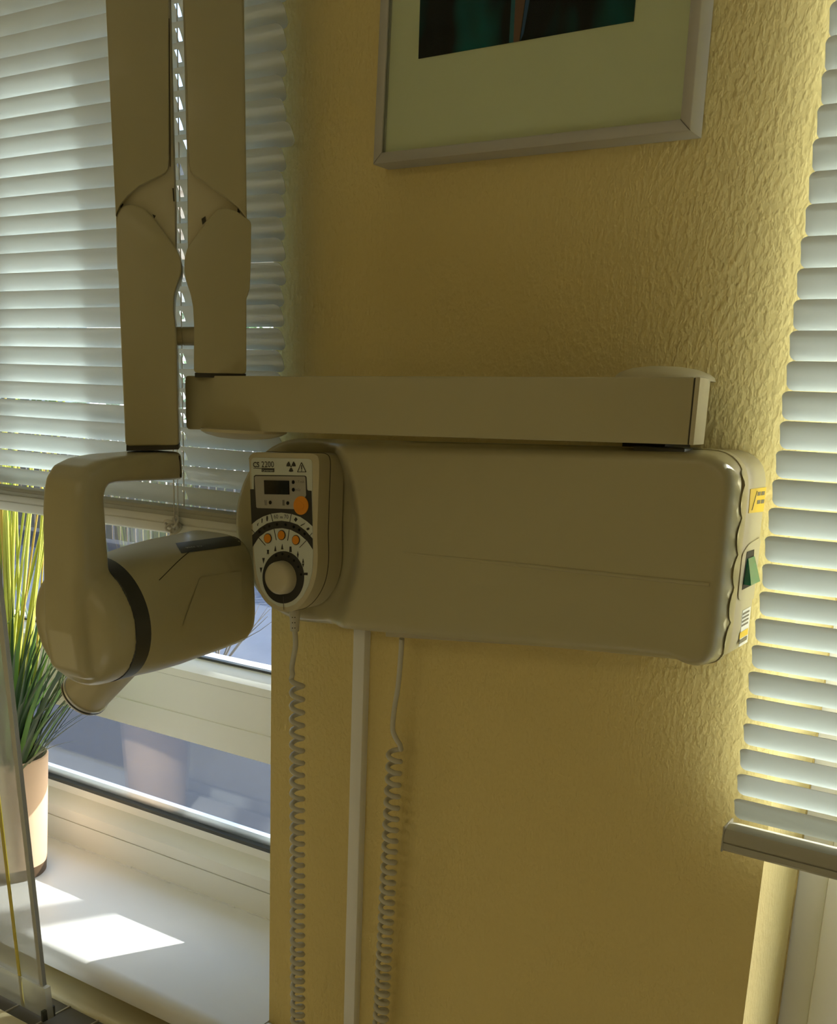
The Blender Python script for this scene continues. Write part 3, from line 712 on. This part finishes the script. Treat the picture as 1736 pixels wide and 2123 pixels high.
ink('indicator_light', [dot(419, 716, 15, 20)], M['lcd'], .0018); ink('indicator_light', [dot(603, 722, 15, 20)], M['lcd'], .0018)
ink('scale_dots', [dot(x, y, 11, 15, 10) for x, y in ((300, 1022), (350, 985), (403, 962), (486, 945), (575, 948), (662, 972), (718, 1003), (775, 1045))], M['lcd'], .0012)
b = ink('release_button', [dot(742, 747, 77, 98, 32)], M['orange'], .0015, .0008)
ink('button_ring', [dot(742, 747, 62, 80, 32)], M['orange2'], .0019, .0003, b)
ink('hand_symbol', [[z(722, 700), z(740, 705), z(770, 730), z(775, 760), z(755, 790), z(722, 800), z(735, 765), z(728, 735)]], M['orange'], .0023, .0003, b)
for x, y in ((389, 1092), (534, 1058), (684, 1109)):
    ink('button_surround', [dot(x, y, 41, 53, 24)], M['ink'], .0012)
    ink('selector_button', [dot(x, y, 35, 46, 24)], M['orange'], .0015, .0005)
def line(a, b, wd=5):
    dx, dy = b[0] - a[0], b[1] - a[1]; l = math.hypot(dx, dy); nx, ny = -dy / l * wd / 2, dx / l * wd / 2
    return [z(a[0] + nx, a[1] + ny), z(b[0] + nx, b[1] + ny), z(b[0] - nx, b[1] - ny), z(a[0] - nx, a[1] - ny)]
ink('division_lines', [line((290, 1083), (362, 1166)), line((452, 992), (476, 1110)), (line((612, 1003), (594, 1116))), line((790, 1115), (720, 1188)), line((418, 832), (440, 915)), line((634, 838), (617, 922)), line((218, 1000), (250, 1035)), line((852, 1035), (830, 1062))], M['ink'])
# printed words and signs
def word(s, x0, y0, x1, y1, m=None, bold=0.0, par=None, lift=0.0009):
    return text('lettering', s, hs(*z(x0, y0)), hs(*z(x1, y1)), UPV + (hs(*z(400, 400)) - hs(*z(402, 500))).normalized() * 0.0, m or M['ink'], par or face, lift, bold=bold)
word('CS', 234, 346, 298, 346, None, .02); word('2200', 322, 347, 452, 347)
ink('underline', [line((238, 359), (455, 360), 5)], M['ink'])
ink('logo_bar', [[z(323, 363), z(454, 363), z(454, 398), z(323, 396)]], M['ink'])
word('Carestream', 332, 390, 446, 391, M['plate'], 0, None, .0013)
word('60', 452, 884, 496, 885); word('70', 560, 886, 604, 887); ink('kv_mark', [line((516, 866), (544, 867), 5), line((516, 878), (544, 879), 5)], M['ink'])
word('- 7 mA', 690, 512, 775, 513, M['greyprint'], 0, None, .0017); word('mGy', 684, 593, 736, 595, M['greyprint'], 0, None, .0017)
ink('status_mark', [line((362, 690), (366, 745), 6), line((378, 690), (381, 745), 4), line((550, 690), (552, 748), 8), line((562, 690), (564, 748), 6)], M['greyprint'], .0016)
# radiation trefoil and warning triangle
cx_, cy_ = 631, 338; tre = []
for a0 in (90, 210, 330):
    q = []
    for t in range(7):
        a = math.radians(a0 - 30 + t * 10); q.append(z(cx_ + math.cos(a) * 48, cy_ + math.sin(a) * 58))
    for t in range(4):
        a = math.radians(a0 + 30 - t * 20); q.append(z(cx_ + math.cos(a) * 13, cy_ + math.sin(a) * 16))
    tre.append(q)
ink('radiation_symbol', tre + [dot(cx_, cy_, 7, 9, 10)], M['ink'])
ink('warning_triangle', [line((740, 297), (698, 397), 6), line((698, 397), (788, 397), 6), line((788, 397), (740, 297), 6), line((742, 325), (742, 372), 8), line((742, 380), (742, 389), 8)], M['ink'])
# small tooth and figure pictograms
def tri(x, y, wx, h, flip=False):
    return [z(x - wx, y), z(x + wx, y), z(x, y + h)] if not flip else [z(x, y), z(x + wx, y + h), z(x - wx, y + h)]
pict = [tri(316, 1398, 13, 55), tri(342, 1298, 13, 58), [z(377, 1212), z(400, 1213), z(397, 1232), z(400, 1258), z(393, 1258), z(389, 1238), z(383, 1258), z(378, 1257), z(381, 1232)], tri(466, 1170, 12, 56, True), tri(538, 1150, 12, 58, True),
        [z(616, 1178), z(634, 1178), z(637, 1236), z(613, 1235)], tri(702, 1225, 9, 42, True), tri(702, 1262, 8, 40), tri(757, 1303, 10, 45, True), tri(757, 1355, 11, 40), [z(768, 1452), z(804, 1452), z(804, 1478), z(768, 1476)],
        [z(278, 940), z(292, 928), z(284, 945), z(284, 962), z(278, 962)], [z(322, 885), z(332, 885), z(328, 930), z(322, 930)], [z(374, 858), z(386, 858), z(389, 885), z(384, 912), z(376, 912), z(371, 885)],
        [z(680, 870), z(700, 893), z(680, 920), z(662, 897)], [z(730, 955), z(778, 932), z(772, 942), z(734, 963)], [z(795, 985), z(818, 978), z(825, 995), z(808, 1008), z(794, 1002)]]
ink('pictograms', pict, M['ink'])
ink('dial_ring', [dot(550, 1500, 218, 274, 48)], M['ink'], .0008)
ink('dial_dots', [dot(x, y, 10, 13, 10) for x, y in ((476, 1272), (542, 1256), (608, 1280), (664, 1325), (708, 1390), (738, 1470))], M['lcd'], .0012)
kc = hs(*z(553, 1500))
lathe('knob', kc, (0, -1, 0), [(0, .0186), (.009, .0182), (.0115, .0176), (.0135, .0163), (.0150, .0135), (.0157, .009), (.0160, 0)], M['hand'], hsT, 48)
ink('index_line', [line((553, 1700), (557, 1840), 3)], M['greyprint'], .0012)
# strain relief and coiled cord
HB = HY + .02
sr = [P(611, 1264, HB), P(611.5, 1290, HB), P(611, 1308, HB)]
bm = bmesh.new(); add_sweep(bm, [sr[0], sr[0].lerp(sr[1], .5), sr[1], sr[2]], [.0062, .0060, .0054, .0050], 16); relief = link('strain_relief', bm, M['cord'], hsT, 40)
for yy in (1280, 1291, 1302):
    for xx in (607, 612): lathe('grip_hole', P(xx, yy, HB - .0054), (0, -1, 0), [(0, .0006), (.0006, .0006)], M['seam'], relief, 8)
def coil(top, bot, r, wr, p0, p1, lead, phase=0.0):
    d = bot - top; Ln = d.length; d.normalize(); u = Vector((1, 0, 0)); u = (u - d * u.dot(d)).normalized(); v = d.cross(u)
    pts = list(lead); s = 0; a = phase
    while s < Ln:
        pts.append(top + d * s + (u * math.cos(a) - v * math.sin(a)) * r)
        p = p0 + (p1 - p0) * min(1, s / Ln); s += p / 14; a += 2 * PI / 14
    return pts
c0, c1 = P(616, 1408, -0.085), P(617.5, 2260, -0.085)
lead = spline([P(611, 1300, HB), P(613, 1335, HB), P(609, 1362, HB), P(605.5, 1383, HB), P(607, 1398, HB - .003)], 6)
sweep('handset_cord', coil(c0, c1, .0066, .0027, .0162, .0104, lead, PI * 1.2), 0.0030, M['cord'], hsT, 8)
cc = thing('coiled_cord', 'second coiled cream cord hanging right of the cable duct, under the control box', 'cord', tuple(P(832, 1330, -0.03)))
c0, c1 = P(819, 1552, -0.030), P(782, 2260, -0.030)
lead = spline([P(833.5, 1324, -0.045), P(832, 1350, -0.04), P(826, 1420, -0.033), P(818, 1470, -0.030), P(814.5, 1510, -0.030), P(821, 1530, -0.028), P(829, 1543, -.028)], 6)
sweep('cord', coil(c0, c1, .0074, .0027, .0150, .0105, lead, .3), 0.0030, M['cord'], cc, 8)

# ------------------------------------------------------------------ cable duct on the wall
dt = thing('cable_duct', 'white plastic cable duct running down the wall below the control box', 'cable duct', (-0.715, 0, 0.9))
x0, x1 = -0.7235, -0.7065
box('duct_base', (x0 + .0008, -0.0105, 0.08), (x1 - .0008, 0, zbr + .02), M['duct'], dt)
bm = bmesh.new(); add_box(bm, (x0, -0.0130, 0.08), (x1, -0.0035, zbr + .02), 0.0015); link('duct_cover', bm, M['duct'], dt)

# ------------------------------------------------------------------ picture
pc = thing('framed_picture', 'silver-framed picture with a dark teal print hanging above the x-ray arm', 'picture', (-0.54, 0, EYE + .6))
BY = -0.030
a0, b0_ = P(773, 340.5, BY), P(1432, 271, BY); a1, b1 = P(788, 0, BY), P(1456, 0, BY)
ul = (a1 - a0).normalized(); ur_ = (b1 - b0_).normalized(); PH = 0.62
A0, B0, A1, B1 = a0, b0_, a0 + ul * PH, b0_ + ur_ * PH
def bar(p, q, ip, iq):
    bm = bmesh.new(); bk = Vector((0, 0.029, 0))
    add_prism(bm, [p, q, iq, ip], bk, 0.0015, 2, False); return link('frame_bar', bm, M['frame'], pc, 35)
fw = 0.0105
iA0, iB0 = A0 + (B0 - A0).normalized() * fw + ul * fw, B0 - (B0 - A0).normalized() * fw + ur_ * fw
iA1, iB1 = A1 + (B0 - A0).normalized() * fw - ul * fw, B1 - (B0 - A0).normalized() * fw - ur_ * fw
bar(A0, B0, iA0, iB0); bar(A1, B1, iA1, iB1); bar(A0, A1, iA0, iA1); bar(B0, B1, iB0, iB1)
sh_ = Vector((0, .009, 0))
mnt = flat('picture_mount', [[iA0 + sh_, iB0 + sh_, iB1 + sh_, iA1 + sh_]], M['mount'], pc, 0.002)
MY = BY + .009 - .0022
pr = [P(868.3, 122.2, MY), P(1314.4, 44.2, MY)]; pu0 = (P(872, 0, MY) - pr[0]).normalized(); pu1 = (P(1318.5, 0, MY) - pr[1]).normalized()
prt = flat('art_print', [[pr[0], pr[1], pr[1] + pu1 * .40, pr[0] + pu0 * .40]], M['art'], pc, 0.0006)
def prs(pxs, m): flat('printed_stem', [[P(x, y, MY - .0008) for x, y in pxs]], m, prt, 0.0003)
prs([(1065, 87.5), (1077, 85.5), (1098, -60), (1072, -60)], M['stem1']); prs([(1056, 89), (1065, 87.5), (1072, -60), (1064, -60)], M['stem3']); prs([(1079, 85), (1086, 70), (1104, -30), (1112, -60), (1099, -60)], M['stem2'])
link_g = flat('picture_glass', [[iA0 + Vector((0, .004, 0)), iB0 + Vector((0, .004, 0)), iB1 + Vector((0, .004, 0)), iA1 + Vector((0, .004, 0))]], M['pglass'], pc, 0.002)

# ------------------------------------------------------------------ potted grass
PC = Vector((-1.535, 0.085, ZS)); PR = 0.068
pt = thing('potted_grass', 'tall artificial grass in a beige pot with brown foot on the window sill', 'plant', tuple(PC))
lathe('pot', PC, (0, 0, 1), [(.022, .0575), (.215, PR), (.219, PR + .0005), (.221, PR - .002), (.219, PR - .005), (.17, PR - .008), (.168, 0)], M['pot'], pt, 64, 50)
lathe('pot_foot', PC, (0, 0, 1), [(0, .054), (.002, .0555), (.022, .0574)], M['potdark'], pt, 64, 50)
lathe('pot_lining', PC, (0, 0, 1), [(.171, PR - .0085), (.218, PR - .0052)], M['potin'], pt, 64, 50)
lathe('soil', PC, (0, 0, 1), [(.168, PR - .009), (.172, PR - .012), (.175, 0)], M['soil'], pt, 40)
def blade_pts(base, az, lean, Ln, droop, n=9):
    pts = []; p = base.copy(); a = lean
    for i in range(n):
        pts.append(p.copy()); p = p + Vector((math.cos(az) * math.sin(a), math.sin(az) * math.sin(a), math.cos(a))) * Ln / (n - 1); a += droop / (n - 1)
    return pts
def add_blade(bm, pts, wd, fold=0.25):
    n = len(pts); prev = None
    for i, p in enumerate(pts):
        t = (pts[min(i + 1, n - 1)] - pts[max(i - 1, 0)]).normalized(); sd = t.cross(Vector((0, 0, 1)))
        sd = sd.normalized() if sd.length > 1e-3 else Vector((1, 0, 0)); nn = sd.cross(t)
        k = wd * (0.6 + 0.4 * min(1, i / 2)) * (1 - (i / (n - 1)) ** 2.5) + 0.00015
        row = [bm.verts.new(p - sd * k), bm.verts.new(p + nn * k * -fold), bm.verts.new(p + sd * k), bm.verts.new(p + nn * k * (0.15))]
        if prev:
            for q in range(4): bm.faces.new((prev[q], prev[(q + 1) % 4], row[(q + 1) % 4], row[q]))
        prev = row
def limit(pts, ymax=0.205):
    for p in pts:
        t = min(1, max(0, (p.z - (EYE - .42)) / .2)); lo = -0.095 + t * 0.105
        p.y = max(min(p.y, ymax - 0.002 * random.random()), lo + 0.002 * random.random())
    return pts
rnd = random.Random(11)
for i in range(46):                                   # upright lime and ochre stalks with nodes
    az = rnd.uniform(0, 2 * PI); r = rnd.uniform(0, .034); base = PC + Vector((math.cos(az) * r, math.sin(az) * r, .172))
    pts = limit(blade_pts(base, rnd.uniform(-.9, 1.2) if rnd.random() < .6 else az, rnd.uniform(.02, .20), rnd.uniform(.50, .72), rnd.uniform(-.05, .12), 12))
    bm = bmesh.new(); rr = rnd.uniform(.0020, .0042)
    add_sweep(bm, pts, [rr * (1 - .5 * k / 11) * (1.25 if k % 3 == 2 else 1) for k in range(12)], 6)
    link('stalk', bm, GR[2 if rnd.random() < .62 else (3 if rnd.random() < .55 else 1)], pt, 60)
for i in range(110):                                  # arching leaves
    az = rnd.uniform(-1.0, 1.1) if rnd.random() < .55 else rnd.uniform(0, 2 * PI); r = rnd.uniform(.0, .04)
    base = PC + Vector((math.cos(az) * r, math.sin(az) * r, .172))
    pts = limit(blade_pts(base, az, rnd.uniform(.08, .55), rnd.uniform(.22, .46), rnd.uniform(.15, .9), 10))
    bm = bmesh.new(); add_blade(bm, pts, rnd.uniform(.0026, .0055)); link('leaf', bm, GR[0 if rnd.random() < .6 else 1], pt, 60)
# the long leaves that reach out over the sill
for az, lean, Ln, dr in ((-.35, .95, .40, .35), (-.55, .92, .30, .25), (-.1, .8, .30, .3), (-.75, .75, .30, .3), (-.3, .7, .27, .15), (-.9, 1.0, .24, .5), (-.45, .55, .34, .25)):
    base = PC + Vector((math.cos(az) * .02, math.sin(az) * .02, .175))
    bm = bmesh.new(); add_blade(bm, limit(blade_pts(base, az, lean, Ln, dr, 12)), .0030); link('leaf', bm, GR[0], pt, 60)
bm = bmesh.new()
for i in range(90):
    az = rnd.uniform(0, 2 * PI); r = rnd.uniform(0, .042); base = PC + Vector((math.cos(az) * r, math.sin(az) * r, .172))
    add_blade(bm, limit(blade_pts(base, az, rnd.uniform(.02, .3), rnd.uniform(.08, .3), rnd.uniform(.0, .4), 7)), rnd.uniform(.002, .0036))
o = link('leaf_tuft', bm, GR[0], pt, 60); o['kind'] = 'stuff'

# ------------------------------------------------------------------ radiator below the sill
RZ = EYE - 0.91
rd = thing('radiator', 'cream radiator with grey top grille standing under the left window sill', 'radiator', (-1.5, -0.09, 0.1))
RX0, RX1 = -2.3, -0.975
bm = bmesh.new(); add_prism(bm, [Vector((RX0, y, zz)) for y, zz in ((-.012, .10), (-.012, RZ - .012), (-.016, RZ - .003), (-.024, RZ), (-.056, RZ), (-.063, RZ - .002), (-.067, RZ - .007), (-.067, .10))], Vector((RX1 - RX0, 0, 0)))
link('rear_panel', bm, M['heat'], rd, 40)
bm = bmesh.new(); add_prism(bm, [Vector((RX0, y, zz)) for y, zz in ((-.139, .10), (-.139, RZ - .004), (-.143, RZ), (-.172, RZ), (-.180, RZ - .003), (-.184, RZ - .011), (-.184, .10))], Vector((RX1 - RX0, 0, 0)))
link('front_panel', bm, M['heat'], rd, 40)
n = int((RX1 - RX0) / .064)
for i in range(n):
    xa = -1.1368 - .064 * (i - 2)
    if xa > RX1 or xa - .064 < RX0: continue
    box('grille_plate', (xa - .0627, -.1385, RZ - .013), (xa - .0013, -.0675, RZ - .009), M['grille'], rd, 0.001, 1)
    box('grille_rib', (xa - .0012, -.1388, RZ - .03), (xa + .0012, -.0672, RZ - .0075), M['rib'], rd)
box('side_panel', (RX1, -.184, .10), (RX1 + .003, -.012, RZ - .006), M['heat'], rd)
for xx in (RX0 + .2, RX1 - .2): box('radiator_foot', (xx - .02, -.15, 0), (xx + .02, -.04, .105), M['heat'], rd, .003)
bk = thing('support_bracket', 'small square white bracket end standing in front of the sill near the wall', 'bracket', (-0.955, -0.07, EYE - .9))
box('bracket_arm', (-0.9625, -0.115, EYE - .885), (-0.9445, -0.0585, EYE - .862), M['duct'], bk, 0.0015)
box('bracket_post', (-0.961, -0.114, .02), (-0.946, -0.099, EYE - .884), M['duct'], bk, 0.0015)
box('bracket_foot', (-0.966, -0.122, 0), (-0.941, -0.09, .022), M['duct'], bk, 0.002)

# ------------------------------------------------------------------ acrylic screen standing on the radiator
ac = thing('acrylic_screen', 'clear acrylic screen with a yellow strip standing on the radiator by the plant', 'screen', (-1.3, -0.12, RZ))
def sheet(name, xa, xb, za, zb, m, th=.006, y0=-.118, ya=None):
    k = (-.036) / .59
    f = lambda x, zz: Vector((x, y0 + (zz - RZ) * k, zz))
    return prism(name, [f(xa, za), f(xb, za), f(xb + (zb - za) * 0.004, zb), f(xa, zb)], Vector((0, th, 0)), m, ac)
ax = P(100, 2112, -.12).x
sheet('acrylic_sheet', -1.85, ax - .006, RZ + .055, RZ + .80, M['acry'])
sheet('sheet_edge', ax - .0135, ax - .006, RZ + .055, RZ + .80, M['acryedge'], .0066, -.1184)
sheet('yellow_strip', ax - .062, ax - .056, RZ + .002, RZ + .80, M['ystrip'], .0012, -.1195)
sheet('screen_foot', -1.85, ax, RZ + .001, RZ + .054, M['acrybase'], .010, -.120)
box('foot_clip', (ax - .006, -.128, RZ + .0005), (ax - .001, -.106, RZ + .018), M['gasket'], ac, 0.0008)

# ------------------------------------------------------------------ outdoors
GZ = -0.58
struct(box('ground_asphalt', (-40, .4, GZ - .1), (20, 40, GZ), M['asphalt']))
struct(box('pavement', (-40, 4.6, GZ), (20, 8.6, GZ + .05), M['pave']))
fn = thing('board_fence', 'weathered brown board fence across the street', 'fence', (-12, 10, GZ))
rnd = random.Random(5); fx = -17.0; boards = []
meb = None
while fx < -5:
    if meb is None:
        o = box('board', (-.07, -.01, 0), (.07, .01, 1.7), M['fence'], None, .003, 1); meb = o.data; bpy.data.objects.remove(o)
    o = bpy.data.objects.new('board', meb); C.objects.link(o); o.parent = fn; o.location = Vector((fx, 10 + rnd.uniform(-.01, .01), GZ + .05)) - fn.location
    o.scale = (rnd.uniform(.85, 1.0), 1, rnd.uniform(.96, 1.03)); fx += .165
for zz in (.35, 1.35): box('fence_rail', (-17.1, 10.012, GZ + zz), (-4.9, 10.06, GZ + zz + .09), M['fence'], fn)
hs_ = thing('garden_house', 'pale rendered house beyond the fence', 'house', (-22, 16, GZ))
box('house_wall', (-34, 15, GZ), (-19, 22, 4.2), M['house'], hs_)
bm = bmesh.new(); add_prism(bm, [Vector((-34.5, 14.5, 4.2)), Vector((-34.5, 18.5, 7)), Vector((-34.5, 22.5, 4.2))], Vector((16, 0, 0))); link('roof', bm, M['fence'], hs_, 0)
for i in range(4):
    xw = -32 + i * 3.3; wn = box('house_window', (xw, 14.96, 1.2), (xw + 1.2, 15.02, 2.7), M['railw'], hs_); box('window_pane', (xw + .1, 14.95, 1.3), (xw + 1.1, 14.99, 2.6), M['band'], wn)
def shrub(x, y, r, h, seed):
    rn = random.Random(seed); bm = bmesh.new()
    for i in range(900):
        a, b_, c_ = rn.uniform(0, 2 * PI), rn.uniform(0, 1) ** .4, rn.uniform(0.02, 1)
        p = Vector((x + math.cos(a) * r * b_ * (1.1 - .4 * c_), y + math.sin(a) * r * b_, GZ + h * c_)); s = rn.uniform(.04, .10)
        u = Vector((rn.uniform(-1, 1), rn.uniform(-1, 1), rn.uniform(-1, 1))).normalized(); v = u.orthogonal().normalized()
        bm.faces.new([bm.verts.new(p + u * s), bm.verts.new(p + v * s * .5), bm.verts.new(p - u * s), bm.verts.new(p - v * s * .5)])
    t = thing('shrub', '', 'shrub', (x, y, GZ))
    f = link('foliage', bm, M['hedge'], t, 0); f['kind'] = 'stuff'; lathe('trunk', (x, y, GZ), (0, 0, 1), [(0, .05), (h * .6, .03)], M['bark'], t, 8); return t
for i, (x, y, r, h) in enumerate(((-15.2, 11.6, 1.0, 3.2), (-12.4, 12.2, 1.1, 3.6), (-9.3, 11.4, .9, 2.9))):
    shrub(x, y, r, h, i)['label'] = ['left shrub of three showing over the board fence', 'tallest shrub, in the middle behind the board fence', 'right shrub of three showing over the board fence'][i]
tr_ = thing('street_tree', 'bare young tree on the verge outside the windows', 'tree', (.14, 2.62, GZ))
sweep('trunk', [Vector((.14, 2.62, GZ)), Vector((.145, 2.62, 1.5)), Vector((.14, 2.63, 3.2)), Vector((.15, 2.62, 6.4))], [.050, .046, .042, .022], M['bark'], tr_, 12)
bm = bmesh.new(); rn = random.Random(3)
for i in range(22):
    zz = rn.uniform(5.0, 6.2); a = rn.uniform(0, 2 * PI); p = Vector((.14, 2.62, zz)); d = Vector((math.cos(a), math.sin(a), rn.uniform(.3, .9))).normalized(); Ln = rn.uniform(.5, 1.3)
    add_sweep(bm, [p, p + d * Ln * .5 + Vector((0, 0, .04)), p + d * Ln + Vector((0, 0, .16))], [.014, .009, .003], 5)
o = link('branches', bm, M['bark'], tr_, 60); o['kind'] = 'stuff'

bq = PZ(452, 1392, GZ + .05)  # added bush; its twigs stand in for branch shadows on the ground
bs = thing('branch_shadow_bush', 'leafless thin bush added for branch shadows on the pavement, seen through the upper left pane', 'bush', tuple(bq))
bm = bmesh.new(); rn = random.Random(8)
for i in range(16):
    a = rn.uniform(0, 2 * PI); d = Vector((math.cos(a) * rn.uniform(.3, 1), math.sin(a) * .5, rn.uniform(.35, 1))).normalized(); Ln = rn.uniform(.35, .8)
    tip = bq + d * Ln + Vector((0, 0, .05)); mid = bq + d * Ln * .5 + Vector((0, 0, .06)); add_sweep(bm, [bq.copy(), mid, tip], [.010, .006, .002], 5)
    for j in range(2):
        e = (d + Vector((rn.uniform(-.6, .6), rn.uniform(-.6, .6), rn.uniform(-.1, .5)))).normalized(); add_sweep(bm, [mid, mid + e * .16, mid + e * .32 + Vector((0, 0, .03))], [.005, .003, .0015], 4)
o = link('twigs', bm, M['bark'], bs, 60); o['kind'] = 'stuff'
